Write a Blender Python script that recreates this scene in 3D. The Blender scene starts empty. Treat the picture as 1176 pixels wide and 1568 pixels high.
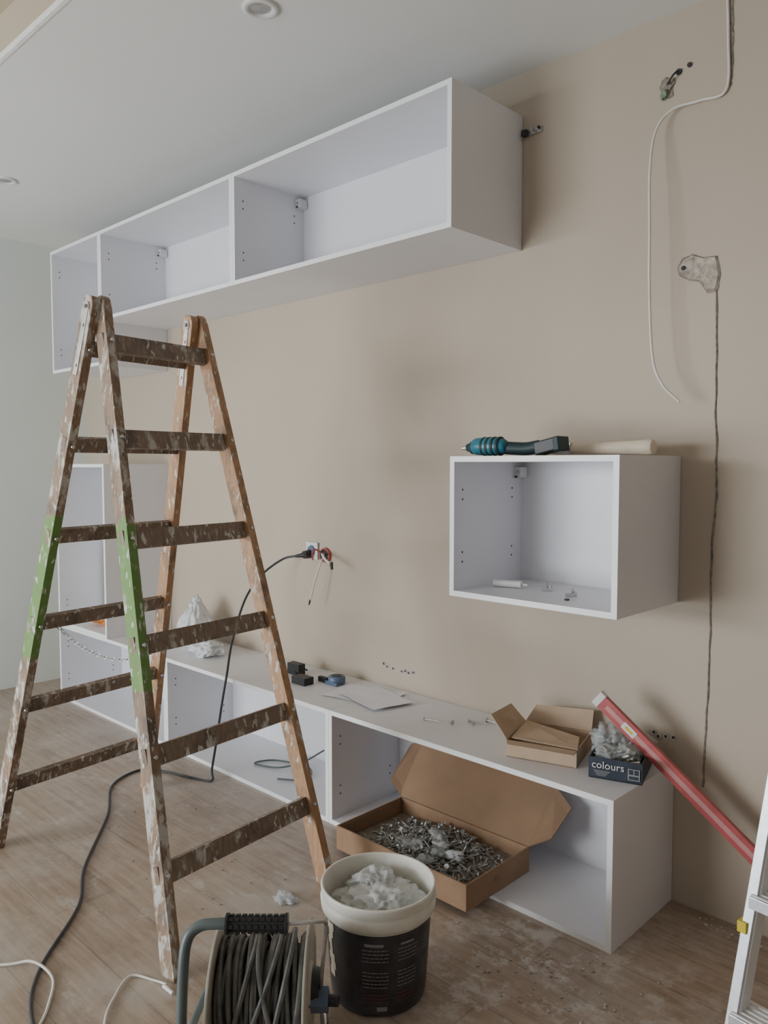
import bpy, bmesh, math, random
from mathutils import Vector, Matrix, noise
random.seed(7)
V=Vector
th=math.radians(44.03)
FW=V((-math.sin(th),math.cos(th),0)); RT=V((FW.y,-FW.x,0)); ZZ=V((0,0,1))
def Q(r,f,z): 
    q=RT*r+FW*f; return V((q.x,q.y,z))
WALL=2.426; YF=2.026

# ---------------------------------------------------------------- materials
def newmat(name):
    m=bpy.data.materials.new(name); m.use_nodes=True
    nt=m.node_tree; b=nt.nodes['Principled BSDF']; return m,nt,b
def N(nt,t,**k):
    n=nt.nodes.new(t)
    for a,b in k.items():
        if a in n.inputs: n.inputs[a].default_value=b
        else: setattr(n,a,b)
    return n
def objcoord(nt,scale=(1,1,1)):
    tc=N(nt,'ShaderNodeTexCoord'); mp=N(nt,'ShaderNodeMapping'); mp.inputs['Scale'].default_value=scale
    nt.links.new(tc.outputs['Object'],mp.inputs['Vector']); return mp.outputs['Vector']
def ramp(nt,fac,stops):
    r=N(nt,'ShaderNodeValToRGB'); e=r.color_ramp.elements
    e[0].position=stops[0][0]; e[0].color=(*stops[0][1],1)
    e[1].position=stops[-1][0]; e[1].color=(*stops[-1][1],1)
    for p,c in stops[1:-1]:
        x=e.new(p); x.color=(*c,1)
    nt.links.new(fac,r.inputs['Fac']); return r.outputs['Color']
def mixc(nt,fac,a,b):
    m=N(nt,'ShaderNodeMix',data_type='RGBA')
    if isinstance(fac,float): m.inputs[0].default_value=fac
    else: nt.links.new(fac,m.inputs[0])
    for i,s in ((6,a),(7,b)):
        if isinstance(s,tuple): m.inputs[i].default_value=(*s,1)
        else: nt.links.new(s,m.inputs[i])
    return m.outputs[2]
def noi(nt,vec,scale,detail=4,rough=.55):
    n=N(nt,'ShaderNodeTexNoise'); n.inputs['Scale'].default_value=scale; n.inputs['Detail'].default_value=detail; n.inputs['Roughness'].default_value=rough
    nt.links.new(vec,n.inputs['Vector']); return n.outputs['Fac']
def bump(nt,b,h,strength=.2,dist=.002):
    n=N(nt,'ShaderNodeBump'); n.inputs['Strength'].default_value=strength; n.inputs['Distance'].default_value=dist
    nt.links.new(h,n.inputs['Height']); nt.links.new(n.outputs['Normal'],b.inputs['Normal'])
def simple(name,col,rough=.5,metal=0.,var=.08,scale=20,bmp=0.,trans=0.,spec=None,alpha=None):
    m,nt,b=newmat(name); v=objcoord(nt); n=noi(nt,v,scale)
    lo=tuple(max(0,c*(1-var)) for c in col); hi=tuple(min(1,c*(1+var)) for c in col)
    nt.links.new(ramp(nt,n,[(.3,lo),(.7,hi)]),b.inputs['Base Color'])
    b.inputs['Roughness'].default_value=rough; b.inputs['Metallic'].default_value=metal
    if trans: b.inputs['Transmission Weight'].default_value=trans
    if alpha: b.inputs['Alpha'].default_value=alpha
    if spec is not None: b.inputs['Specular IOR Level'].default_value=spec
    if bmp: bump(nt,b,n,bmp,.004)
    return m
def splat(name,base_lo,base_hi,amount=.5,green=None,dark=(.06,.05,.042),fine=True):
    """old wooden ladder: grain, grime and dried paint drops"""
    m,nt,b=newmat(name); v=objcoord(nt)
    g=noi(nt,objcoord(nt,(18,18,2.5)),5,5,.6)
    col=ramp(nt,g,[(.3,base_lo),(.7,base_hi)])
    gr=noi(nt,v,7,5,.65)
    col=mixc(nt,ramp(nt,gr,[(.5,(0,0,0)),(.68,(.75,.75,.75))]),col,dark)
    if green:
        sx=N(nt,'ShaderNodeSeparateXYZ'); nt.links.new(v,sx.inputs[0])
        jit=noi(nt,v,30,3)
        ad=N(nt,'ShaderNodeMath',operation='MULTIPLY_ADD'); nt.links.new(jit,ad.inputs[0]); ad.inputs[1].default_value=.12; nt.links.new(sx.outputs['Z'],ad.inputs[2])
        gt=N(nt,'ShaderNodeMath',operation='GREATER_THAN'); nt.links.new(ad.outputs[0],gt.inputs[0]); gt.inputs[1].default_value=green[0]+.06
        lt=N(nt,'ShaderNodeMath',operation='LESS_THAN'); nt.links.new(ad.outputs[0],lt.inputs[0]); lt.inputs[1].default_value=green[1]+.06
        mu=N(nt,'ShaderNodeMath',operation='MULTIPLY'); nt.links.new(gt.outputs[0],mu.inputs[0]); nt.links.new(lt.outputs[0],mu.inputs[1])
        w=noi(nt,objcoord(nt,(1,1,.4)),45,3); wm=ramp(nt,w,[(.36,(.6,.6,.6)),(.5,(1,1,1))])
        mm=N(nt,'ShaderNodeMath',operation='MULTIPLY'); nt.links.new(mu.outputs[0],mm.inputs[0]); nt.links.new(wm,mm.inputs[1])
        gcol=mm.outputs[0]
    s=noi(nt,objcoord(nt,(1,1,.45)),22,5,.65)
    sf=ramp(nt,s,[(.62-.11*amount,(0,0,0)),(.72-.11*amount,(.85,.85,.85))])
    col=mixc(nt,sf,col,(.55,.53,.48))
    if green: col=mixc(nt,gcol,col,(.13,.26,.06))
    s2=noi(nt,objcoord(nt,(1,1,.35)),60,2,.5)
    col=mixc(nt,ramp(nt,s2,[(.62,(0,0,0)),(.66,(.85,.85,.85))]),col,(.60,.59,.53))
    nt.links.new(col,b.inputs['Base Color']); b.inputs['Roughness'].default_value=.6
    bump(nt,b,s,.4,.002); return m

def plaster(name,a,bcol,c2=None,scale=1.3,rough=.85):
    m,nt,b=newmat(name); v=objcoord(nt)
    n1=noi(nt,v,scale,3,.5); col=ramp(nt,n1,[(.35,a),(.65,bcol)])
    n2=noi(nt,v,160,3,.6)
    nt.links.new(col,b.inputs['Base Color']); b.inputs['Roughness'].default_value=rough
    bump(nt,b,n2,.15,.001); return m
M_wall=plaster('beige_wall_paint',(.47,.395,.308),(.505,.427,.334),rough=.6)
M_left=plaster('pale_wall_paint',(.76,.80,.77),(.79,.83,.80))
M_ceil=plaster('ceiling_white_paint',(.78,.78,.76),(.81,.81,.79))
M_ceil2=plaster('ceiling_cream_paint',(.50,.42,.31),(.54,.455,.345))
M_trim=simple('white_trim',(.85,.85,.82),.5)

def floor_mat():
    m,nt,b=newmat('wood_look_tile_floor'); v=objcoord(nt)
    br=N(nt,'ShaderNodeTexBrick'); br.offset=.37
    for k,val in (('Scale',1.),('Mortar Size',.0025),('Mortar Smooth',.2),('Brick Width',1.2),('Row Height',.2),('Bias',0.)): br.inputs[k].default_value=val
    br.inputs['Color1'].default_value=(.43,.325,.24,1); br.inputs['Color2'].default_value=(.32,.24,.18,1); br.inputs['Mortar'].default_value=(.16,.13,.10,1)
    nt.links.new(v,br.inputs['Vector'])
    w=noi(nt,objcoord(nt,(1.1,13,1)),3.2,7,.68)
    gr=ramp(nt,w,[(.32,(.20,.145,.10)),(.5,(.37,.28,.205)),(.68,(.55,.45,.36))])
    col=mixc(nt,.5,br.outputs['Color'],gr)
    d=noi(nt,v,2.2,8,.72)
    col=mixc(nt,ramp(nt,d,[(.44,(0,0,0)),(.70,(.62,.62,.62))]),col,(.57,.53,.48))
    sm1=noi(nt,objcoord(nt,(1,1.6,1)),6,8,.78)
    col=mixc(nt,ramp(nt,sm1,[(.56,(0,0,0)),(.68,(.6,.6,.6))]),col,(.64,.61,.57))
    # plaster dust and crumbs gathered beside the console
    tc=N(nt,'ShaderNodeTexCoord'); mp=N(nt,'ShaderNodeMapping'); mp.inputs['Location'].default_value=(1.15,-1.80,0)
    nt.links.new(tc.outputs['Object'],mp.inputs['Vector'])
    ln=N(nt,'ShaderNodeVectorMath',operation='LENGTH'); nt.links.new(mp.outputs['Vector'],ln.inputs[0])
    rad=ramp(nt,ln.outputs['Value'],[(.1,(1,1,1)),(.6,(0,0,0))])
    sp=noi(nt,v,10,7,.75); sm=ramp(nt,sp,[(.5,(0,0,0)),(.60,(.8,.8,.8))])
    mu=N(nt,'ShaderNodeMath',operation='MULTIPLY'); nt.links.new(rad,mu.inputs[0]); nt.links.new(sm,mu.inputs[1])
    col=mixc(nt,mu.outputs[0],col,(.66,.63,.60))
    nt.links.new(col,b.inputs['Base Color'])
    rr=ramp(nt,d,[(.3,(.25,.25,.25)),(.7,(.48,.48,.48))]); nt.links.new(rr,b.inputs['Roughness'])
    bump(nt,b,br.outputs['Fac'],.3,-.002); return m
M_floor=floor_mat()

M_mel=simple('white_melamine',(.78,.775,.80),.42,var=.02,scale=6)
M_edge=simple('white_edge_banding',(.88,.88,.88),.35,var=.01)
M_hole=simple('dark_hole',(.04,.04,.045),.8)
M_steel=simple('zinc_steel',(.55,.55,.55),.35,.9,.15,40)
M_black=simple('black_plastic',(.02,.02,.022),.45)
M_dgrey=simple('dark_rubber_cable',(.035,.037,.04),.5,var=.2)
M_dusty=simple('dusty_grey_cable',(.13,.13,.12),.55,var=.35,scale=30)
M_white=simple('white_plastic',(.72,.72,.70),.4,var=.04)
M_whitecable=simple('white_cable',(.75,.72,.66),.5)
M_tube=simple('grey_painted_tube',(.10,.125,.125),.4,var=.15)
M_blue=simple('teal_plastic',(.02,.16,.22),.35,var=.15)
M_bluegrey=simple('blue_grey_plastic',(.10,.15,.24),.4)
M_dkgreen=simple('dark_teal_rubber',(.012,.035,.04),.55)
M_red=simple('red_anodised',(.46,.10,.10),.35,var=.12)
M_pink=simple('pale_red_label',(.55,.26,.25),.45)
M_yel=simple('yellow_plastic',(.65,.50,.03),.45)
M_orange=simple('orange_plastic',(.75,.30,.08),.5)
M_wood=simple('hammer_handle_wood',(.80,.70,.55),.5,var=.12,scale=12)
M_alu=simple('aluminium',(.72,.74,.76),.38,.75,.08,60)
M_paper=simple('white_paper',(.84,.85,.90),.7,var=.03)
M_reel=simple('reel_cream_plastic',(.50,.47,.40),.5,var=.15,scale=14)
M_bucket=simple('bucket_white_plastic',(.76,.74,.66),.4,var=.10,scale=16)
M_label=simple('bucket_black_label',(.045,.045,.052),.35,var=.5,scale=14)
M_ltext=simple('label_print',(.28,.28,.28),.5)
M_lred=simple('label_red_print',(.22,.06,.06),.5)
M_lcream=simple('label_cream_print',(.62,.56,.45),.5)
M_plast=simple('clear_plastic_film',(.62,.65,.65),.15,var=.15,scale=30,alpha=.42)
M_liner=simple('milky_plastic_bag',(.80,.83,.82),.2,var=.08,scale=22,alpha=.68)
M_bag=simple('white_carrier_bag',(.80,.82,.83),.3,var=.04,scale=25,bmp=.2,alpha=.72)
M_foam=simple('white_foam',(.85,.86,.87),.6,var=.02)
M_gplug=simple('grey_wall_plug',(.42,.43,.43),.5,var=.2)
M_plug=simple('raw_plaster',(.50,.46,.41),.95,var=.35,scale=60,bmp=.6)
M_raw=simple('chipped_plaster',(.42,.37,.31),.95,var=.45,scale=45,bmp=.4)
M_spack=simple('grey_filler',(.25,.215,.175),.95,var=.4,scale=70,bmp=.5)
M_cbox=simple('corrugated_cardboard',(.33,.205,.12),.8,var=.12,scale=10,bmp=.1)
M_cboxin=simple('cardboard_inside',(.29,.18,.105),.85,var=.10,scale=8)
M_cbox2=simple('light_cardboard',(.54,.40,.28),.8,var=.1,scale=12)
M_colbox=simple('dark_print_box',(.035,.045,.065),.45,var=.2)
M_screw=simple('loose_zinc_screws',(.50,.50,.48),.4,.6,.4,90)
M_lg=splat('ladder_wood_green',(.20,.13,.085),(.32,.22,.14),1.1,green=(.74,1.23))
M_lb=splat('ladder_wood_bare',(.36,.20,.105),(.50,.30,.165),.1)
M_lr=splat('ladder_rung_wood',(.16,.112,.078),(.27,.195,.14),.55)

# ---------------------------------------------------------------- mesh builder
class MB:
    def __init__(s,name): s.n=name; s.v=[]; s.f=[]; s.mi=[]; s.sm=[]; s.m=[]
    def mat(s,m):
        if m not in s.m: s.m.append(m)
        return s.m.index(m)
    def add(s,vs,fs,m,smooth=False):
        o=len(s.v); s.v+= [V(x) for x in vs]; k=s.mat(m)
        for f in fs: s.f.append([i+o for i in f]); s.mi.append(k); s.sm.append(smooth)
    def box(s,a,b,m):
        x0,y0,z0=a; x1,y1,z1=b
        s.add([(x0,y0,z0),(x1,y0,z0),(x1,y1,z0),(x0,y1,z0),(x0,y0,z1),(x1,y0,z1),(x1,y1,z1),(x0,y1,z1)],
          [(3,2,1,0),(4,5,6,7),(0,1,5,4),(1,2,6,5),(2,3,7,6),(3,0,4,7)],m)
    def obox(s,c,ax,ay,az,m):
        c=V(c);ax=V(ax);ay=V(ay);az=V(az)
        vs=[c+i*ax+j*ay+k*az for k in(-1,1) for i,j in((-1,-1),(1,-1),(1,1),(-1,1))]
        s.add(vs,[(3,2,1,0),(4,5,6,7),(0,1,5,4),(1,2,6,5),(2,3,7,6),(3,0,4,7)],m)
    def beam(s,p0,p1,side,w,h,m):
        p0=V(p0);p1=V(p1);d=(p1-p0); dn=d.normalized(); sd=V(side); sd=(sd-dn*sd.dot(dn)).normalized(); t=dn.cross(sd)
        s.obox((p0+p1)/2,sd*w/2,t*h/2,d/2,m)
    def cyl(s,p0,p1,r0,r1,m,n=20,caps=True,smooth=True):
        p0=V(p0);p1=V(p1);d=(p1-p0).normalized(); a=d.orthogonal().normalized(); b=d.cross(a)
        vs=[];
        for p,r in((p0,r0),(p1,r1)):
            for i in range(n):
                t=2*math.pi*i/n; vs.append(p+(a*math.cos(t)+b*math.sin(t))*r)
        s.add(vs,[(i,(i+1)%n,n+(i+1)%n,n+i) for i in range(n)],m,smooth)
        if caps:
            s.add(vs[:n],[tuple(range(n))[::-1]],m); s.add(vs[n:],[tuple(range(n))],m)
    def lathe(s,c,axis,prof,m,n=40,smooth=True):
        c=V(c);d=V(axis).normalized(); a=d.orthogonal().normalized(); b=d.cross(a); vs=[]
        for h,r in prof:
            for i in range(n):
                t=2*math.pi*i/n; vs.append(c+d*h+(a*math.cos(t)+b*math.sin(t))*r)
        fs=[]
        for k in range(len(prof)-1):
            for i in range(n): fs.append((k*n+i,k*n+(i+1)%n,(k+1)*n+(i+1)%n,(k+1)*n+i))
        s.add(vs,fs,m,smooth)
    def tube(s,pts,r,m,n=8,sub=6,closed=False):
        P=[V(p) for p in pts]; L=len(P); out=[]
        if sub>1:
            rng=L if closed else L-1
            for i in range(rng):
                if closed: a,b,c,d=P[(i-1)%L],P[i],P[(i+1)%L],P[(i+2)%L]
                else: a=P[i-1] if i else P[0]*2-P[1]; b=P[i]; c=P[i+1]; d=P[i+2] if i+2<L else P[-1]*2-P[-2]
                for k in range(sub):
                    t=k/sub; out.append(.5*((2*b)+(c-a)*t+(2*a-5*b+4*c-d)*t*t+(3*b-a-3*c+d)*t**3))
            if not closed: out.append(P[-1])
        else: out=P
        vs=[];fs=[];K=len(out); nrm=None
        for i,p in enumerate(out):
            if closed: tg=out[(i+1)%K]-out[(i-1)%K]
            else: tg=out[min(i+1,K-1)]-out[max(i-1,0)]
            tg=tg.normalized() if tg.length>1e-9 else V((0,0,1))
            nrm=tg.orthogonal().normalized() if nrm is None else (nrm-tg*nrm.dot(tg)).normalized()
            bb=tg.cross(nrm)
            for j in range(n):
                t=2*math.pi*j/n; vs.append(p+(nrm*math.cos(t)+bb*math.sin(t))*r)
        for i in range(K if closed else K-1):
            i2=(i+1)%K
            for j in range(n): fs.append((i*n+j,i*n+(j+1)%n,i2*n+(j+1)%n,i2*n+j))
        s.add(vs,fs,m,True)
        if not closed:
            s.add(vs[:n],[tuple(range(n))[::-1]],m); s.add(vs[-n:],[tuple(range(n))],m)
    def sheet(s,pts,m,t=.004,m2=None):
        P=[V(p) for p in pts]; nn=(P[1]-P[0]).cross(P[2]-P[0]).normalized()*t
        k=len(P); vs=P+[p+nn for p in P]
        s.add(vs,[tuple(range(k))[::-1]],m); s.add(vs,[tuple(range(k,2*k))],m2 or m)
        s.add(vs,[(i,(i+1)%k,k+(i+1)%k,k+i) for i in range(k)],m)
    def crumple(s,c,r,m,seed=0,amp=.35,fr=2.5,sub=4,smooth=False,flat=None):
        bm=bmesh.new(); bmesh.ops.create_icosphere(bm,subdivisions=sub,radius=1); c=V(c); vs=[]
        for v in bm.verts:
            q=v.co*fr+V((seed*7.3,seed*3.1,seed*1.7))
            d=1+amp*(noise.noise(q)*1.2+abs(noise.noise(q*2.3))*.9-.3+noise.noise(q*5)*.35)
            w=v.co*d; p=V((w.x*r[0],w.y*r[1],w.z*r[2]))+c
            if flat is not None: p.z=max(p.z,flat)
            vs.append(p)
        fs=[[v.index for v in f.verts] for f in bm.faces]; bm.free(); s.add(vs,fs,m,smooth)
    def film(s,c,r,m,seed=0,top=None,sub=5,flat=None,amp=.22):
        """soft plastic bag: smooth body with sharp pleats"""
        bm=bmesh.new(); bmesh.ops.create_icosphere(bm,subdivisions=sub,radius=1); c=V(c); vs=[]
        for v in bm.verts:
            q=V((v.co.x*1.6,v.co.y*1.6,v.co.z*.9))+V((seed*7.3,seed*3.1,seed*1.7))
            rid=1-2*abs(noise.noise(q*1.7)); rid2=1-2*abs(noise.noise(q*3.7+V((3,1,2))))
            d=1+amp*(noise.noise(q)*1.1+(rid-.6)*.9+(rid2-.6)*.35)
            w=v.co*d; 
            if top and w.z>.2: k_=1-(1-top)*min(1,(w.z-.2)/.8); w.x*=k_; w.y*=k_
            p=V((w.x*r[0],w.y*r[1],w.z*r[2]))+c
            if flat is not None: p.z=max(p.z,flat)
            vs.append(p)
        fs=[[v.index for v in f.verts] for f in bm.faces]; bm.free(); s.add(vs,fs,m,True)
    def text(s,st,size,o,ex,ey,m):
        cu=bpy.data.curves.new('t','FONT'); cu.body=st; cu.size=size; cu.resolution_u=3
        ob=bpy.data.objects.new('t',cu); bpy.context.collection.objects.link(ob)
        bpy.context.view_layer.update(); dg=bpy.context.evaluated_depsgraph_get(); me=ob.evaluated_get(dg).to_mesh()
        o=V(o);ex=V(ex);ey=V(ey)
        vs=[o+ex*v.co.x+ey*v.co.y for v in me.vertices]; fs=[tuple(p.vertices) for p in me.polygons]
        s.add(vs,fs,m); ob.evaluated_get(dg).to_mesh_clear(); bpy.data.objects.remove(ob); bpy.data.curves.remove(cu)
    def done(s,bevel=0,parent=None,origin=None):
        me=bpy.data.meshes.new(s.n); me.from_pydata([tuple(x) for x in s.v],[],s.f)
        for m in s.m: me.materials.append(m)
        for p,k,sm in zip(me.polygons,s.mi,s.sm): p.material_index=k; p.use_smooth=sm
        me.update(); o=bpy.data.objects.new(s.n,me); bpy.context.collection.objects.link(o)
        if bevel:
            b=o.modifiers.new('bevel','BEVEL'); b.width=bevel; b.segments=2; b.limit_method='ANGLE'; b.angle_limit=math.radians(50)
        if parent: o.parent=parent
        return o

# ---------------------------------------------------------------- room shell
XL=-5.10; XR=1.8; YB=-2.2; CZ=2.785; CZ2=2.93; YD=1.11
def shell(name,a,b,m):
    k=MB(name); k.box(a,b,m); return k.done()
shell('floor',(XL-.1,YB-.1,-.1),(XR+.1,WALL+.1,0),M_floor)
shell('wall_back',(XL-.1,WALL,0),(XR+.1,WALL+.12,3.0),M_wall)
shell('wall_left',(XL-.12,YB-.1,0),(XL,WALL,3.0),M_left)
shell('wall_right',(XR,YB-.1,0),(XR+.12,WALL,3.0),M_wall)
wins=[(-4.95,-2.1,.05,2.15),(-.2,.9,.9,2.15)]
k=MB('wall_front')
xs=[XL,wins[0][0],wins[0][1],wins[1][0],wins[1][1],XR]
for a,b in((0,1),(2,3),(4,5)): k.box((xs[a],YB-.12,0),(xs[b],YB,3.0),M_left)
for w in wins:
    if w[2]>0: k.box((w[0],YB-.12,0),(w[1],YB,w[2]),M_left)
    k.box((w[0],YB-.12,w[3]),(w[1],YB,3.0),M_left)
k.done()
for i,w in enumerate(wins):
    k=MB('window_%d'%(i+1)); t=.05
    k.box((w[0],YB-.09,w[2]),(w[0]+t,YB-.03,w[3]),M_trim); k.box((w[1]-t,YB-.09,w[2]),(w[1],YB-.03,w[3]),M_trim)
    k.box((w[0],YB-.09,w[2]),(w[1],YB-.03,w[2]+t),M_trim); k.box((w[0],YB-.09,w[3]-t),(w[1],YB-.03,w[3]),M_trim)
    mx=(w[0]+w[1])/2+.4*(i==0); k.box((mx-t/2,YB-.09,w[2]),(mx+t/2,YB-.03,w[3]),M_trim); k.done(.004)
k=MB('ceiling')
k.box((XL,YD,CZ),(XR,WALL,3.0),M_ceil)
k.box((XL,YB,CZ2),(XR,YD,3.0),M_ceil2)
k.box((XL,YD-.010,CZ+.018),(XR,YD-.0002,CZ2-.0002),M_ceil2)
k.done()
k=MB('trim_1'); k.box((XL,YD-.014,CZ-.003),(XR,YD-.0005,CZ+.0175),M_trim); k.done()

for (x,y) in((-2.0,1.53),(-4.07,1.555)):
    k=MB('recessed_downlight')
    k.lathe((x,y,CZ),(0,0,-1),[(-.0,.056),(.006,.055),(.009,.049),(.008,.038),(.0,.032)],M_white,40)
    k.lathe((x,y,CZ),(0,0,-1),[(.001,.034),(.004,.026),(.005,.016),(.005,.0005)],M_steel,32)
    k.done()

# ---------------------------------------------------------------- cabinets
T=.018
def module(k,x0,x1,z0,z1,y0=YF,y1=WALL-.002,holes=True,bracket=True,shelf=None):
    def panel(a,b):
        k.box((a[0],y0+.0012,a[1]),(b[0],y1,b[1]),M_mel); k.box((a[0],y0,a[1]),(b[0],y0+.0012,b[1]),M_edge)
    panel((x0,z0),(x0+T,z1)); panel((x1-T,z0),(x1,z1))
    panel((x0+T,z0),(x1-T,z0+T)); panel((x0+T,z1-T),(x1-T,z1))
    k.box((x0+T,y1-.012,z0+T),(x1-T,y1-.004,z1-T),M_mel)
    if shelf: 
        for s in shelf: panel((x0+T,s),(x1-T,s+T))
    if holes:
        for yy in(y0+.045,y1-.07):
            for zz in(z0+.11,z0+.142,z1-.142,z1-.11):
                k.cyl((x0+T,yy,zz),(x0+T+.0006,yy,zz),.0035,.0035,M_hole,8); k.cyl((x1-T,yy,zz),(x1-T-.0006,yy,zz),.0035,.0035,M_hole,8)
    if bracket:
        for xx,sg in((x0+T,1),(x1-T,-1)):
            k.box((min(xx,xx+sg*.028),y1-.060,z1-T-.055),(max(xx,xx+sg*.028),y1-.016,z1-T-.018),M_white)
            k.cyl((xx+sg*.014,y1-.060,z1-T-.036),(xx+sg*.014,y1-.064,z1-T-.036),.007,.007,M_steel,12)
            k.cyl((xx+sg*.012,y1-.060,z1-T-.052),(xx+sg*.012,y1-.068,z1-T-.052),.004,.004,M_hole,10)
X=[-1.055-.602*i for i in range(7)]
def cab(name,*a,**kw):
    k=MB(name); module(k,*a,**kw); return k.done()
G=.0006
cab('overhead_cabinet',X[3]+G,X[1],2.168,2.637)
cab('overhead_cabinet',X[5]+G,X[3]-G,2.168,2.637)
cab('tall_overhead_cabinet',X[6],X[5]-G,1.935,2.637)
cab('hanging_cube_cabinet',X[1],X[0],.968,1.428)
cab('low_media_cabinet',X[2]+G,X[0],0.0005,.450,bracket=False)
cab('low_media_cabinet',X[4]+G,X[2]-G,0.0005,.450,bracket=False)
cab('low_media_cabinet',X[6],X[4]-G,0.0005,.450,bracket=False)
cab('tall_side_cabinet',X[6],X[5],.4505,1.405)

# ---------------------------------------------------------------- wooden A-frame ladder
T1=V((-2.43,1.22,1.9)); T2=V((-2.50,1.625,1.9))
A1=V((-1.87,1.10,0));A2=V((-1.93,1.72,0));B1=V((-3.0,1.05,0));B2=V((-3.08,1.70,0))
k=MB('wooden_step_ladder')
w=V((-.095,.995,0)); off=w.cross(ZZ).normalized()
def stile(top,foot,m,shift):
    d=(foot-top).normalized()
    sd=(w-d*w.dot(d)).normalized(); t=d.cross(sd)
    hw,hh=.015,.029
    prof=[(-.035,hh*.55),(-.02,hh*.9),(0,hh),(None,hh)]
    vs=[];L=(foot-top).length
    for h,r in prof:
        if h is None: h=L
        c=top+w*shift+d*h
        for i,j in((-1,-1),(1,-1),(1,1),(-1,1)): vs.append(c+sd*hw*i+t*r*j)
    for i in range(12,16): 
        v=vs[i]; s=v.z/(-d.z); vs[i]=v+d*s
    fs=[(0,1,2,3)[::-1]]
    for q in range(3):
        for i in range(4): fs.append((q*4+i,q*4+(i+1)%4,(q+1)*4+(i+1)%4,(q+1)*4+i))
    fs.append((12,13,14,15)); k.add(vs,fs,m)
stile(T1,A1,M_lg,.0); stile(T2,A2,M_lb,.0)
T1b=T1-w*.034+V((-.012,0,0)); T2b=T2-w*.034+V((-.012,0,0))
stile(T1b,B1,M_lg,0.0); stile(T2b,B2,M_lb,0.0)
S=[.94-.1614*i for i in range(6)]
for s in S:
    for (ta,fa,tb,fb,mm,hh,dx) in((T1,A1,T2,A2,M_lr,.058,.012),(T1b,B1,T2b,B2,M_lr,.05,-.012)):
        p=fa.lerp(ta,s);q=fb.lerp(tb,s); dd=(q-p).normalized()
        if dx<0: p.z-=.012;q.z-=.012
        st=(ta-fa).normalized(); nrm=dd.cross(st).normalized()
        k.obox((p+q)/2,(q-p)/2+dd*.017,nrm*.011,(st-dd*st.dot(dd)).normalized()*hh/2,mm)
        for e in(p,q):
            for sgn in(1,-1): k.cyl(e+nrm*.0285*sgn,e+nrm*.033*sgn,.007,.006,M_steel,10)
for t,tb in((T1,T1b),(T2,T2b)):
    k.cyl(t+w*.026,tb-w*.026,.007,.007,M_steel,12)
    for c in(t+w*.017,tb-w*.017): k.cyl(c-w*.002,c+w*.002,.016,.016,M_steel,16)
for top,foot,sg in((T1,A1,1),(T2,A2,1),(T1b,B1,-1),(T2b,B2,-1)):
    d=(foot-top).normalized()
    k.beam(top+w*.0165*sg,top+d*.22+w*.0165*sg,w,.003,.022,M_steel)
    for u in(.06,.19): k.cyl(top+d*u+w*.016*sg,top+d*u+w*.021*sg,.006,.005,M_steel,10)
pa=V((-2.80,1.18,.86)); pb=V((-2.17,1.30,.85)); n=34
for i in range(n):
    t=i/(n-1); c=pa.lerp(pb,t)+V((0,0,-.10*4*t*(1-t))); t2=min(1,t+.01); c2=pa.lerp(pb,t2)+V((0,0,-.10*4*t2*(1-t2)))
    d=(c2-c).normalized() if (c2-c).length>1e-6 else V((1,0,0)); sd=(V((0,1,0)) if i%2 else V((0,0,1))); sd=(sd-d*sd.dot(d)).normalized()
    k.tube([c+d*.012*math.cos(a)+sd*.006*math.sin(a) for a in [j*math.pi/4 for j in range(8)]],.0018,M_steel,5,1,True)
k.done(.003)

# ---------------------------------------------------------------- bucket
BC=Q(-.015,2.05,0)
k=MB('paint_bucket')
k.lathe(BC,ZZ,[(.0015,.0005),(.0015,.118),(.006,.124),(.02,.127),(.225,.141),(.2251,.141)],M_label,56)
k.lathe(BC,ZZ,[(.225,.141),(.232,.143),(.234,.150),(.238,.152),(.262,.1545),(.266,.150),(.270,.151),(.292,.1535),(.2965,.152),(.297,.147),(.292,.145),(.20,.139),(.197,.136),(.197,.0005)],M_bucket,56)
def onb(ang,z,dr=.0012):
    r=.127+(z-.02)/.205*.014+dr; d=-FW*math.cos(ang)+RT*math.sin(ang); return BC+d*r+ZZ*z
def patch(a0,a1,z0,z1,m,dr=.0012):
    n=max(2,int((a1-a0)/.08)+1); vs=[]
    for i in range(n+1):
        a=a0+(a1-a0)*i/n; vs+= [onb(a,z0,dr),onb(a,z1,dr)]
    k.add(vs,[(2*i,2*i+2,2*i+3,2*i+1) for i in range(n)],m)
for col in((-.30,.20),(.38,.80),(1.0,1.5),(-1.5,-1.3)):
    for r in range(15):
        if r in(3,9,10): continue
        z=.045+r*.010; a=col[0]
        while a<col[1]-.03:
            l=random.uniform(.03,.10); patch(a,min(a+l,col[1]),z,z+.0024,M_ltext if r>2 else M_lred); a+=l+.015
patch(-.25,.1,.196,.204,M_ltext); patch(.42,.7,.196,.202,M_ltext)
for r in range(7): 
    zc=.075+r*.021; patch(-1.2+.05*(r%2),-1.0+.05*math.sin(r*1.3),zc,zc+.0205,M_lcream)
patch(-.02,.18,.022,.034,M_ltext)
for i in range(130):
    a=random.uniform(0,6.28); rr=.105*math.sqrt(random.random()); c=BC+V((rr*math.cos(a),rr*math.sin(a),.200+random.uniform(0,.025))); d=V((random.uniform(-1,1),random.uniform(-1,1),random.uniform(-.3,.3))).normalized()
    k.cyl(c,c+d*.035,.004,.003,[M_gplug,M_steel,M_foam][i%3],6)
k.film(BC+V((0,.0,.235)),(.112,.112,.034),M_liner,3,amp=.32)
k.film(BC+V((.040,-.02,.252)),(.062,.070,.030),M_liner,14,amp=.4)
k.film(BC+V((-.05,.035,.255)),(.06,.06,.032),M_liner,17,amp=.4)
k.done()

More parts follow.
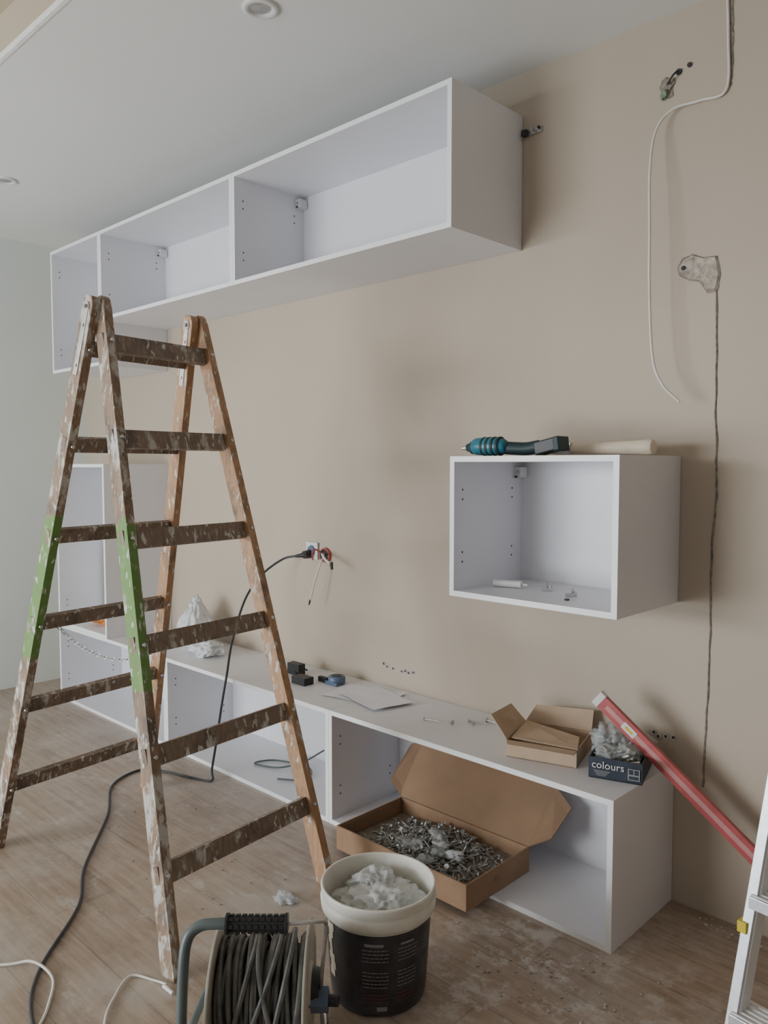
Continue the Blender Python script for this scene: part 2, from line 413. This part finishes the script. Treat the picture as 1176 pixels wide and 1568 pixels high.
# ---------------------------------------------------------------- cable reel
k=MB('cable_reel')
RF=1.79; rz=.172
def RQ(r,f,z): return Q(r,f,z)
k.lathe(RQ(-.392,RF,rz),RT,[(0,.0005),(0,.140),(.003,.152),(.008,.152),(.009,.140),(.007,.05),(.007,.04)],M_reel,56)
k.lathe(RQ(-.180,RF,rz),RT,[(0,.04),(0,.140),(.001,.152),(.006,.152),(.009,.140),(.006,.125),(.006,.06),(.012,.055),(.012,.0005)],M_reel,56)
k.cyl(RQ(-.385,RF,rz),RQ(-.18,RF,rz),.045,.045,M_reel,30)
for lay,(rr,nn) in enumerate(((.078,15),(.091,14),(.104,13),(.115,11))):
    for i in range(nn):
        r0=-.374+(.186/(nn))*(i+.5)+random.uniform(-.002,.002); tl=random.uniform(-.010,.010)*(1+lay*.4); ph=random.uniform(0,6); jr=random.uniform(-.004,.004)
        tl=max(-(r0+.376),min(tl,-.187-r0)) if lay<3 else tl*.8
        k.tube([RQ(min(-.188,max(-.376,r0+tl*math.sin(a+ph))),RF+math.cos(a)*(rr+jr),rz+math.sin(a)*(rr+jr)) for a in [j*math.pi/10 for j in range(20)]],.006,M_dusty,7,2,True)
for r0,tl in((-.33,.035),(-.25,-.04),(-.29,.05),(-.24,.03)):
    k.tube([RQ(r0+tl*math.sin(a),RF+math.cos(a)*.125,rz+math.sin(a)*.125) for a in [j*math.pi/10 for j in range(20)]],.006,M_dusty,7,2,True)
hz=.408; hf=1.66
k.tube([RQ(-.43,1.95,.013),RQ(-.43,1.75,.013),RQ(-.43,1.62,.013),RQ(-.43,1.585,.03),RQ(-.43,1.60,.12),RQ(-.43,1.63,.30),RQ(-.425,1.65,.375),RQ(-.40,hf,.402),RQ(-.36,hf,hz),RQ(-.33,hf,hz)],.012,M_tube,12,6)
k.tube([RQ(-.43,1.61,.15),RQ(-.42,RF-.05,.165),RQ(-.41,RF,rz),RQ(-.38,RF,rz)],.009,M_tube,10,5)
k.tube([RQ(-.33,hf,hz),RQ(-.22,hf,hz),RQ(-.155,hf,hz+.004),RQ(-.13,hf+.01,hz)],.0045,M_steel,8,4)
k.tube([RQ(-.13,hf+.01,hz),RQ(-.128,hf+.03,hz-.03),RQ(-.145,hf+.10,.2),RQ(-.15,1.86,.012),RQ(-.17,1.95,.012),RQ(-.43,1.95,.012)],.0045,M_steel,8,4)
k.cyl(RQ(-.338,hf,hz),RQ(-.212,hf,hz),.0165,.0165,M_black,20)
for i in range(9):
    c=-.330+i*.0137
    for q in range(8):
        a=q*math.pi/4+.2; d=ZZ*math.cos(a)+FW*math.sin(a); k.obox(RQ(c,hf,hz)+d*.0165,RT*.0045,d*.003,d.cross(RT)*.0042,M_black)
for c in(-.342,-.214): k.lathe(RQ(c,hf,hz),RT,[(0,.004),(0,.022),(.006,.022),(.006,.004)],M_black,20)
k.cyl(RQ(-.171,RF,rz),RQ(-.150,RF,rz),.05,.045,M_black,28)
k.obox(RQ(-.150,RF-.03,rz-.005),RT*.022,(FW*.8+ZZ*.6)*.022,(ZZ*.8-FW*.6)*.02,M_bluegrey)
k.cyl(RQ(-.14,RF-.03,rz-.005),RQ(-.105,RF-.04,rz-.002),.014,.012,M_black,16)
k.done(.0015)

# ---------------------------------------------------------------- carton of screws
k=MB('cardboard_box_of_screws')
bx0,bx1,by0,by1,bz0,bz1=-2.055,-1.465,1.880,2.225,.020,.105; tt=.005
k.box((bx0,by0,bz0),(bx1,by1,bz0+tt),M_cbox)
k.box((bx0,by0,bz0+tt),(bx1,by0+tt,bz1),M_cbox); k.box((bx0,by1-tt,bz0+tt),(bx1,by1,bz1),M_cbox)
k.box((bx0,by0+tt,bz0+tt),(bx0+tt,by1-tt,bz1),M_cbox); k.box((bx1-tt,by0+tt,bz0+tt),(bx1,by1-tt,bz1),M_cbox)
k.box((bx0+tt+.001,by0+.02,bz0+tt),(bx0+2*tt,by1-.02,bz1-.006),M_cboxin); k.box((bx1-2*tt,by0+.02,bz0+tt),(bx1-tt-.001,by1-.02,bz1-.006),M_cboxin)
k.sheet([(bx0,by1,bz1),(bx1,by1,bz1),(bx1+.02,2.355,.285),(bx0-.0,2.365,.292)],M_cboxin,.004)
k.sheet([(bx1,by1,bz1),(bx1+.075,by1+.02,bz1+.045),(bx1+.10,2.33,.235),(bx1+.02,2.355,.285)],M_cboxin,.004)
k.sheet([(bx0,by1,bz1),(bx0,2.365,.292),(bx0-.055,2.345,.27),(bx0-.06,by1,bz1+.05)],M_cboxin,.004)
k.sheet([(bx0,2.365,.292),(bx1+.02,2.355,.285),(bx1,2.325,.315),(bx0+.03,2.335,.322)],M_cboxin,.004)
k.cyl(((bx1+.0002),2.04,.065),(bx1+.0012,2.04,.065),.014,.014,M_cboxin,20)
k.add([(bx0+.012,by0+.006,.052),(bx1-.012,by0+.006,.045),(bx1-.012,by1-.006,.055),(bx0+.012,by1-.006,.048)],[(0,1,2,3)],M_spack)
def screw(p,d,L,r,m=None):
    m=m or M_screw
    d=d.normalized(); k.cyl(p-d*L/2,p+d*L/2,r,r*.6,m,5); k.cyl(p+d*(L/2-.001),p+d*(L/2+.003),r*1.0,r*2.1,m,7)
for i in range(700):
    fx=random.gauss(.5,.21); fy=random.random()
    if not .07<fx<.93: continue
    x=bx0+.59*fx; y=by0+.03+(by1-by0-.06)*fy
    hgt=.052+.04*math.exp(-((fx-.5)/.25)**2)*random.random()
    L_=random.uniform(.025,.06)
    screw(V((x,y,hgt)),V((random.uniform(-1,1),random.uniform(-1,1),random.uniform(-.35,.35))),L_ if .15<fx<.85 and .15<fy<.85 else .025,random.uniform(.0024,.0042),M_gplug if i%6==0 else None)
for i in range(9):
    k.film((bx0+.59*random.uniform(.35,.85),random.uniform(by0+.06,by1-.07),.086),(.030,.024,.014),M_plast if i%2 else M_bag,i+40,amp=.5,sub=3)
k.done()

# ---------------------------------------------------------------- things on the low cabinet top
z0=.4505
k=MB('open_small_carton')
a=V((-1.475,2.10,z0));b=V((-1.255,2.165,z0));ex=(b-a);ey=V((-.06,.20,0));h=ZZ*.055
c=b+ey;d=a+ey
k.sheet([a,b,c,d],M_cbox2,.003)
k.sheet([a,b,b+h,a+h],M_cbox2,-.003)
k.sheet([b,c,c+h,b+h],M_cbox2,-.003); k.sheet([c,d,d+h,c+h],M_cbox2,-.003); k.sheet([d,a,a+h,d+h],M_cbox2,-.003)
o=ex.normalized(); yn=ey.normalized()
k.sheet([a+h,b+h,b+h-yn*.05+ZZ*.004,a+h-yn*.05+ZZ*.004+o*.02],M_cbox2,.003)
k.sheet([a+h,d+h,d+h-o*.055+ZZ*.055,a+h-o*.055+ZZ*.075],M_cbox2,.003)
k.sheet([d+h,c+h,c+h+yn*.03+ZZ*.065,d+h+yn*.03+ZZ*.055+o*.03],M_cbox2,.003)
k.sheet([a+h*1.02+yn*.02+o*.01,b+h*1.02+yn*.01,b+h*1.05+yn*.12-o*.02,a+h*1.35+yn*.16+o*.02],M_cbox2,.003)
k.done()
k=MB('printed_box_of_bags')
a=V((-1.196,2.135,z0)); e1=V((.150,.048,0)); e2=V((-.06,.195,0)); H=ZZ*.064
P=[a,a+e1,a+e1+e2,a+e2]
k.sheet(P,M_colbox,.003)
for i in range(4): k.sheet([P[i],P[(i+1)%4],P[(i+1)%4]+H,P[i]+H],M_colbox,-.003)
n1=V((e1.y,-e1.x,0)).normalized()*.0040; n0=e1.normalized()
def glyph(u0,u1,v0,v1,m,f=1.0): k.add([a+e1*u0+H*v0+n1*f,a+e1*u1+H*v0+n1*f,a+e1*u1+H*v1+n1*f,a+e1*u0+H*v1+n1*f],[(0,1,2,3)],m)
k.text('colours',.032,a+e1*.06+H*.52+n1,n0,ZZ,M_white)
for r in range(4): glyph(.1+.02*r,.42-.03*r,.38-r*.07,.41-r*.07,M_ltext)
glyph(.74,.96,.18,.72,M_ltext); glyph(.76,.84,.45,.68,M_colbox,1.1); glyph(.86,.94,.45,.68,M_colbox,1.1); glyph(.76,.94,.22,.38,M_colbox,1.1)
ctr=(P[0]+P[2])/2
for i in range(60):
    p=ctr+e1*random.uniform(-.38,.30)+e2*random.uniform(-.36,.36)+ZZ*random.uniform(.03,.075); d=V((random.uniform(-1,1),random.uniform(-1,1),.3)).normalized()
    k.cyl(p,p+d*.028,.004,.003,[M_gplug,M_steel,M_lcream,M_black,M_yel,M_gplug,M_wood,M_steel][i%8],7)
for i in range(5):
    p=ctr+e1*(-.28+.14*i)+e2*random.uniform(-.28,.28)+ZZ*random.uniform(.055,.075)
    k.film(p,(.048,.05,.03),M_plast,i+80,amp=.45,sub=4)
k.film(ctr-e1*.28+e2*.10+ZZ*.09,(.045,.045,.042),M_plast,99,amp=.5,sub=4)
k.done()
k=MB('spirit_level')
p0=V((-1.221,2.245,.662)); p1=V((-.770,2.312,.289)); dn=(p1-p0).normalized(); p1=p0+dn*((p0.z-.018)/(-dn.z))
sd=ZZ.cross(dn).normalized(); up=dn.cross(sd)
k.beam(p0,p1,up,.045,.018,M_red)
k.beam(p0+dn*.03,p1-dn*.03,up,.016,.0195,M_pink)
k.beam(p0-dn*.012,p0+dn*.01,up,.048,.021,M_white)
k.beam(p0+dn*.10,p0+dn*.15,up,.024,.022,M_white); k.cyl(p0+dn*.11,p0+dn*.14,.012,.012,M_yel,12)
k.done(.001)

k=MB('carrier_bag'); k.film((-3.55,2.26,.55),(.105,.085,.15),M_bag,5,top=.45,flat=.451,amp=.3)
k.film((-3.36,2.2,.478),(.11,.07,.035),M_bag,8,flat=.451,amp=.35); k.done()
k=MB('black_power_adapter'); k.box((-2.66,2.17,z0),(-2.575,2.225,z0+.032),M_black); k.tube([(-2.66,2.2,z0+.02),(-2.72,2.25,z0+.006),(-2.78,2.28,z0+.04),(-2.74,2.33,z0+.01)],.004,M_black,7,6); k.box((-2.80,2.26,z0),(-2.72,2.30,z0+.05),M_black); k.done(.004)
k=MB('tape_measure')
k.lathe((-2.51,2.30,z0),ZZ,[(0,.0005),(0,.034),(.004,.038),(.03,.038),(.034,.034),(.034,.0005)],M_bluegrey,28)
k.cyl((-2.51,2.30,z0+.034),(-2.51,2.30,z0+.036),.022,.022,M_black,24)
k.box((-2.545,2.262,z0),(-2.47,2.285,z0+.014),M_bluegrey); k.box((-2.60,2.27,z0),(-2.545,2.29,z0+.022),M_black); k.done(.002)
k=MB('instruction_sheet')
def paper(c,rot,wd,ht,z):
    n=8; ca,sa=math.cos(rot),math.sin(rot); vs=[];fs=[]
    for i in range(n+1):
        for j in range(n+1):
            u=(i/n-.5)*wd;v=(j/n-.5)*ht; zz=z+.006*abs(noise.noise(V((u*9,v*9,z*50))))+(.02*max(0,i/n-.8) )
            vs.append((c[0]+u*ca-v*sa,c[1]+u*sa+v*ca,zz))
    for i in range(n):
        for j in range(n): a_=i*(n+1)+j; fs.append((a_,a_+n+1,a_+n+2,a_+1))
    k.add(vs,fs,M_paper,True)
paper((-2.30,2.26),.2,.29,.20,z0+.001); paper((-2.22,2.25),-.25,.28,.19,z0+.006)
k.done()
k=MB('loose_screws')
def cs(p,d,L,r,m=M_steel):
    d=V(d).normalized(); p=V(p); k.cyl(p,p+d*L,r,r*.5,m,8); k.cyl(p-d*.003,p,r*1.9,r,m,10)
cs((-1.905,2.19,z0+.006),(1,.25,0),.07,.0035); cs((-1.80,2.22,z0+.009),(-1,.1,0),.02,.005); cs((-1.77,2.285,z0+.006),(.9,.3,0),.07,.0035); cs((-1.72,2.33,z0+.009),(1,-.1,0),.05,.005); cs((-1.74,2.27,z0+.006),(-1,.5,0),.04,.003)
k.done()
k=MB('white_foam_board'); k.box((X[6]+.05,2.30,.47),(X[5]-.10,2.33,.92),M_foam); k.done(.003)
k=MB('orange_tool_pouch'); k.crumple((-4.36,2.15,.52),(.07,.07,.05),M_orange,21,.4,1.6,3,flat=.4695); k.done()
k=MB('plastic_tub'); k.lathe((-4.18,2.17,.4695),ZZ,[(0,.0005),(0,.06),(.13,.068),(.132,.072),(.138,.072),(.138,.066),(.01,.056),(.01,.0005)],M_bucket,30); k.done()
k=MB('grey_extension_lead')
k.tube([(-2.66,2.36,.10),(-2.72,2.28,.05),(-2.80,2.2,.026),(-2.92,2.16,.025),(-2.88,2.25,.025),(-2.70,2.3,.025),(-2.60,2.2,.025),(-2.7,2.12,.025)],.004,M_tube,7,8); k.done()
k=MB('black_junction_box'); k.box((-2.43,2.34,.34),(-2.30,2.408,.43),M_black); k.done(.004)

# ---------------------------------------------------------------- on / in the hanging cube
zt=1.4285
k=MB('cordless_drill')
c=zt+.033
k.cyl((-1.66,2.095,c-.006),(-1.640,2.10,c-.004),.006,.009,M_steel,12)
k.lathe((-1.645,2.10,c-.004),(1,.03,0),[(0,.008),(.004,.013),(.02,.017),(.022,.021),(.03,.023),(.03,.0005)],M_dkgreen,24)
k.lathe((-1.615,2.10,c-.001),(1,.03,0),[(0,.0005),(0,.024),(.012,.028),(.03,.029),(.07,.030),(.105,.028),(.125,.020),(.130,.0005)],M_blue,28)
for i in range(4): k.lathe((-1.575+.02*i,2.101,c-.001),(1,.03,0),[(0,.0295),(.003,.0312),(.007,.0312),(.010,.0295)],M_dkgreen,24)
k.tube([(-1.53,2.11,c-.004),(-1.48,2.12,c-.008),(-1.43,2.13,c-.010),(-1.385,2.135,c-.004)],.021,M_dkgreen,14,6)
k.obox((-1.345,2.14,c-.002),(.042,.004,.010),(-.003,.035,0),(-.004,0,.020),M_black)
k.obox((-1.31,2.14,c+.004),(.010,.001,.002),(-.003,.037,0),(-.003,0,.022),M_dkgreen)
k.done(.004)
k=MB('claw_hammer')
hy=2.265; hz_=zt+.0245
k.lathe((-1.43,hy,hz_),(1,-.02,0),[(0,.0005),(0,.016),(.03,.016),(.12,.017),(.22,.019),(.315,.022),(.350,.024),(.364,.022),(.364,.0005)],M_wood,24)
k.box((-1.445,hy-.05,hz_-.016),(-1.405,hy+.06,hz_+.018),M_steel); k.cyl((-1.425,hy-.05,hz_),(-1.425,hy-.07,hz_),.015,.017,M_steel,18)
k.obox((-1.375,hy,hz_),(.035,0,0),(0,.018,0),(0,0,.0185),M_steel)
k.done(.002)
k=MB('tube_of_sealant'); zz=.9865
k.cyl((-1.595,2.19,zz+.013),(-1.50,2.215,zz+.013),.012,.012,M_white,18); k.cyl((-1.50,2.215,zz+.013),(-1.48,2.22,zz+.013),.005,.004,M_white,12); k.done()
k=MB('furniture_fittings')
def fit(x,y,r):
    ca,sa=math.cos(r),math.sin(r)
    k.obox((x,y,zz+.006),(.018*ca,.018*sa,0),(-.004*sa,.004*ca,0),(0,0,.006),M_steel); k.cyl((x,y,zz+.006),(x+.012*sa,y-.012*ca,zz+.030),.0035,.0025,M_steel,8); k.cyl((x+.01*ca,y+.01*sa,zz+.012),(x+.01*ca,y+.01*sa,zz+.018),.006,.006,M_steel,10)
fit(-1.412,2.235,.4); fit(-1.294,2.185,1.0); k.cyl((-1.27,2.12,zz),(-1.27,2.12,zz+.004),.008,.008,M_black,12)
k.done()

# ---------------------------------------------------------------- wall details
yw=WALL-.002
k=MB('hanging_white_cable')
k.tube([(-.945,yw-.006,2.775),(-.939,yw-.006,2.644),(-.941,yw-.006,2.50),(-1.016,yw-.008,2.491),(-1.096,yw-.02,2.485),(-1.138,2.38,2.425),(-1.140,2.35,2.30),(-1.130,2.335,2.12),(-1.124,2.33,1.925),(-1.11,2.33,1.73),(-1.08,2.335,1.645),(-1.03,2.345,1.59)],.0042,M_whitecable,8,8); k.done()
def groove(name,pts,wd,m,seed):
    k=MB(name); n=len(pts); D=[]
    for i in range(n-1):
        for j in range(10):
            t=j/10; D.append((pts[i][0]*(1-t)+pts[i+1][0]*t,pts[i][1]*(1-t)+pts[i+1][1]*t))
    D.append(pts[-1]); vs=[]
    for i,(x,z) in enumerate(D):
        a=wd*(1+.8*noise.noise(V((i*.7,seed,0)))); o_=.004*noise.noise(V((i*.3,seed+5,0)))
        vs+=[(x-a+o_,yw+.0015,z),(x+o_,yw-.002,z),(x+a+o_,yw+.0015,z)]
    fs=[]
    for i in range(len(D)-1):
        b_=3*i; fs+=[(b_,b_+1,b_+4,b_+3),(b_+1,b_+2,b_+5,b_+4)]
    k.add(vs,fs,m); return k.done()
groove('filled_cable_chase',[(-.958,1.97),(-.953,1.698),(-.947,1.42),(-.942,1.305),(-.954,1.165),(-.952,.924),(-.953,.720),(-.959,.555),(-.963,.398)],.0036,M_spack,1)
groove('filled_cable_chase',[(-.935,2.775),(-.93,2.644),(-.932,2.51)],.0055,M_spack,2)
k=MB('chipped_plaster_hole')
pts=[(-1.082,2.01),(-1.065,2.035),(-1.035,2.044),(-1.0,2.028),(-.955,2.022),(-.948,1.97),(-.952,1.92),(-.985,1.917),(-1.01,1.955),(-1.045,1.965),(-1.075,1.985)]
cx=sum(p[0] for p in pts)/len(pts);cz=sum(p[1] for p in pts)/len(pts)+.01
pp=[]
for i in range(len(pts)):
    p,q=pts[i],pts[(i+1)%len(pts)]
    for j in range(4):
        t=j/4; r=.004*noise.noise(V((i*3.1+j*1.7,2,1))); pp.append((p[0]*(1-t)+q[0]*t+r,p[1]*(1-t)+q[1]*t-r))
pts=pp
n=len(pts);vs=[(p[0],yw+.001,p[1]) for p in pts]+[(cx+(p[0]-cx)*.88,yw-.003+.001*noise.noise(V((i,0,0))),cz+(p[1]-cz)*.88) for i,p in enumerate(pts)]+[(cx+(p[0]-cx)*.5,yw-.000+.002*noise.noise(V((i*.8,5,0))),cz+(p[1]-cz)*.5) for i,p in enumerate(pts)]+[(cx,yw-.001,cz)]
k.add(vs,[(i,(i+1)%n,n+(i+1)%n,n+i) for i in range(n)],M_spack)
k.add(vs,[(n+i,n+(i+1)%n,2*n+(i+1)%n,2*n+i) for i in range(n)]+[(2*n+i,2*n+(i+1)%n,3*n) for i in range(n)],M_raw)
k.cyl((-1.06,yw-.003,2.005),(-1.06,yw-.005,2.005),.007,.006,M_hole,12)
k.done()
k=MB('cable_outlet_hole')
k.crumple((-1.125,yw,2.565),(.022,.006,.03),M_spack,3,.6,2,3); k.crumple((-1.13,yw-.008,2.545),(.012,.012,.015),simple('green_wire',(.20,.26,.16),.5),4,.5,2,2)
k.cyl((-1.088,yw-.004,2.60),(-1.088,yw+.001,2.60),.009,.009,M_hole,12); k.cyl((-1.055,yw-.004,2.61),(-1.055,yw+.001,2.61),.007,.007,M_hole,12)
k.tube([(-1.12,yw-.01,2.57),(-1.10,yw-.02,2.585),(-1.09,yw-.01,2.60)],.003,M_black,6,4); k.done()
k=MB('hanging_rail_bracket')
k.box((-1.64,yw-.004,2.562),(-1.575,yw,2.580),M_steel); k.cyl((-1.60,yw-.004,2.57),(-1.60,yw-.03,2.57),.005,.005,M_steel,10); k.box((-1.650,yw-.02,2.56),(-1.63,yw,2.58),M_hole); k.cyl((-1.585,yw-.004,2.577),(-1.585,yw-.010,2.577),.005,.005,M_hole,10); k.done(.001)
k=MB('drill_hole_cluster')
for x,z in((-2.345,.545),(-2.325,.535),(-2.29,.533),(-2.22,.535),(-2.20,.530),(-2.175,.537),(-2.24,.53),(-1.125,.535),(-1.11,.525),(-1.085,.53),(-1.06,.532)):
    k.cyl((x,yw-.0005,z),(x,yw+.001,z),.005,.005,M_hole,12)
    k.lathe((x,yw-.0008,z),(0,1,0),[(0,.005),(.001,.009)],M_plug,12)
k.done()
k=MB('power_socket_with_plug')
x,z=-2.80,.995
k.box((x-.045,yw-.010,z-.035),(x+.035,yw,z+.045),M_white)
k.cyl((x-.005,yw-.010,z+.005),(x-.005,yw-.016,z+.005),.026,.024,M_bluegrey,28)
k.cyl((x-.01,yw-.012,z-.01),(x-.012,yw-.05,z-.012),.021,.018,M_black,22); k.cyl((x-.012,yw-.04,z-.012),(x-.065,yw-.055,z-.022),.013,.007,M_black,16)
k.tube([(x-.06,yw-.055,z-.02),(-2.93,2.34,.955),(-2.99,2.26,.88),(-3.01,2.18,.77),(-2.97,2.08,.60),(-2.90,2.0,.475),(-2.89,1.965,.35),(-2.92,1.955,.18),(-2.95,1.95,.05),(-2.93,1.93,.006),(-3.06,1.88,.006),(-3.197,1.835,.006),(-3.272,1.763,.006),(-3.195,1.603,.006),(-2.936,1.451,.006),(-2.606,1.20,.006),(-2.385,1.075,.006),(-2.148,.853,.006),(-1.96,.759,.006),(-1.7,.72,.006)],.0052,M_dgrey,8,10)
k.done(.002)
k=MB('open_junction_box_wires')
x,z=-2.715,.985
k.cyl((x,yw,z),(x,yw-.012,z),.036,.034,M_red,28); k.cyl((x,yw-.0122,z),(x,yw-.0128,z),.028,.028,M_hole,24)
k.tube([(x,yw-.01,z),(x+.03,yw-.05,z+.01),(x+.09,yw-.08,z-.01),(x+.135,yw-.09,z-.02)],.0055,M_whitecable,8,6)
k.cyl((x+.135,yw-.09,z-.013),(x+.142,yw-.092,z-.045),.008,.006,M_dgrey,10)
k.tube([(x,yw-.01,z),(x+.02,yw-.05,z-.03),(x,yw-.07,z-.12),(x-.025,yw-.075,z-.205)],.004,M_whitecable,8,6)
k.cyl((x-.025,yw-.075,z-.20),(x-.032,yw-.077,z-.225),.005,.003,M_black,10)
k.tube([(x-.01,yw-.01,z+.01),(x-.02,yw-.06,z+.03),(x-.035,yw-.05,z-.02)],.004,M_red,8,6); k.done()

# ---------------------------------------------------------------- floor clutter
k=MB('white_floor_cable')
k.tube([(-2.45,.60,.005),(-2.256,.789,.005),(-2.187,.851,.017),(-2.095,.867,.005),(-1.998,.816,.005),(-1.93,.76,.005),(-1.85,.66,.005)],.004,M_whitecable,8,8); k.done()
k=MB('thin_white_lead')
k.tube([(-1.84,1.065,.010),(-1.885,1.055,.005),(-1.949,1.019,.005),(-1.90,.946,.005),(-1.83,.885,.005),(-1.72,.84,.005)],.0032,M_whitecable,8,8); k.cyl((-1.845,1.06,.006),(-1.80,1.06,.006),.006,.005,M_white,10); k.done()
k=MB('plastic_scrap'); k.film((-1.95,1.56,.008),(.04,.03,.012),M_plast,61,flat=.001,amp=.5,sub=4); k.done()
k=MB('plaster_rubble')
for i in range(150):
    if i<110: x=random.gauss(-1.12,.16);y=random.gauss(1.82,.10)
    else: x=random.uniform(-.95,-.65);y=random.uniform(2.34,2.41)
    if x<-1.05 and y>2.0: continue
    r=random.uniform(.0015,.006); k.crumple((x,y,r*.5),(r,r*.8,r*.6),M_plug,i,.3,2,1,flat=.0005)
for i in range(25):
    r=.004;x=random.uniform(-3.0,-2.0);y=random.uniform(1.25,1.9); k.crumple((x,y,r*.5),(r,r*.8,r*.5),M_spack,i,.3,2,1,flat=.0005)
k.done()

# ---------------------------------------------------------------- aluminium step ladder
k=MB('aluminium_step_ladder')
wA=V((.95,-.12,0)).normalized(); f1=V((-.614,1.685,0)); t1=V((-.458,1.858,1.6)); f2=f1+wA*.46; t2=t1+wA*.34
sp=ZZ.cross(wA).normalized()
r1=f1+sp*.58+V((.06,0,0)); r2=f2+sp*.58
for f_,t_ in((f1,t1),(f2,t2)):
    k.beam(f_,t_,wA,.022,.056,M_alu); k.beam(f_+wA*.012,t_+wA*.012,wA,.004,.042,M_edge)
    k.beam(f_,f_+(t_-f_)*.03,wA,.03,.062,M_black)
for f_,t_ in((r1,t1+sp*.06),(r2,t2+sp*.06)):
    k.beam(f_,t_,wA,.02,.04,M_alu); k.beam(f_,f_+(t_-f_)*.03,wA,.028,.048,M_black)
for s in(.14,.30,.46,.62,.78,.94):
    p=f1.lerp(t1,s);q=f2.lerp(t2,s); k.obox((p+q)/2,(q-p)/2,sp*.04,ZZ*.013,M_alu)
    for i in range(5): k.obox((p+q)/2+sp*(-.03+.015*i)+ZZ*.0135,(q-p)/2,sp*.003,ZZ*.0012,M_edge)
for s in(.2,.6): p=r1.lerp(t1,s);q=r2.lerp(t2,s); k.obox((p+q)/2,(q-p)/2,sp*.012,ZZ*.012,M_alu)
k.obox((t1+t2)/2+sp*.03,(t2-t1)/2+wA*.02,sp*.08,ZZ*.02,M_white)
c=f1.lerp(t1,.262)
k.obox(c-wA*.008,wA*.010,sp*.034,ZZ*.012,M_yel); k.obox(c-wA*.008-ZZ*.02,wA*.008,sp*.02,ZZ*.008,M_yel)
for s in(.21,.235): k.cyl(f1.lerp(t1,s)-wA*.011,f1.lerp(t1,s)-wA*.015,.006,.005,M_steel,10)
k.done(.002)

# ---------------------------------------------------------------- light
def area(name,loc,rot,sx,sy,p,col):
    l=bpy.data.lights.new(name,'AREA'); l.shape='RECTANGLE'; l.size=sx; l.size_y=sy; l.energy=p; l.color=col
    o=bpy.data.objects.new(name,l); o.location=loc; o.rotation_euler=rot; bpy.context.collection.objects.link(o); return o
R9=math.radians
area('daylight_window_1',(-3.5,YB-.16,1.10),(R9(90),0,0),2.8,2.05,98,(.86,.94,1.0))
area('ceiling_bounce_fill',(-3.5,YB-.30,.55),(R9(128),0,0),2.8,.9,62,(.93,.96,1.0))  # added fill lamp standing in for ground bounce, aimed up to brighten the ceiling
area('daylight_window_2',(.35,YB-.16,1.55),(R9(90),0,0),1.05,1.2,8,(.80,.84,1.0))
# bright low sky seen through the balcony door, cut off by the lintel
area('distant_sky_glow',(-5.0,-5.2,1.90),(R9(89),0,R9(-20)),3.6,.75,190,(.97,.98,1.0))
wd=bpy.data.worlds.new('World'); bpy.context.scene.world=wd; wd.use_nodes=True
bg=wd.node_tree.nodes['Background']; bg.inputs[0].default_value=(.62,.72,.85,1); bg.inputs[1].default_value=.6

cam=bpy.data.cameras.new('camera'); co=bpy.data.objects.new('camera',cam); bpy.context.collection.objects.link(co)
co.location=(0,0,1.4); co.rotation_euler=(math.radians(90-3.4),0,th); cam.sensor_width=36; cam.lens=36*1213/1568
cam.clip_start=.05
bpy.context.scene.camera=co
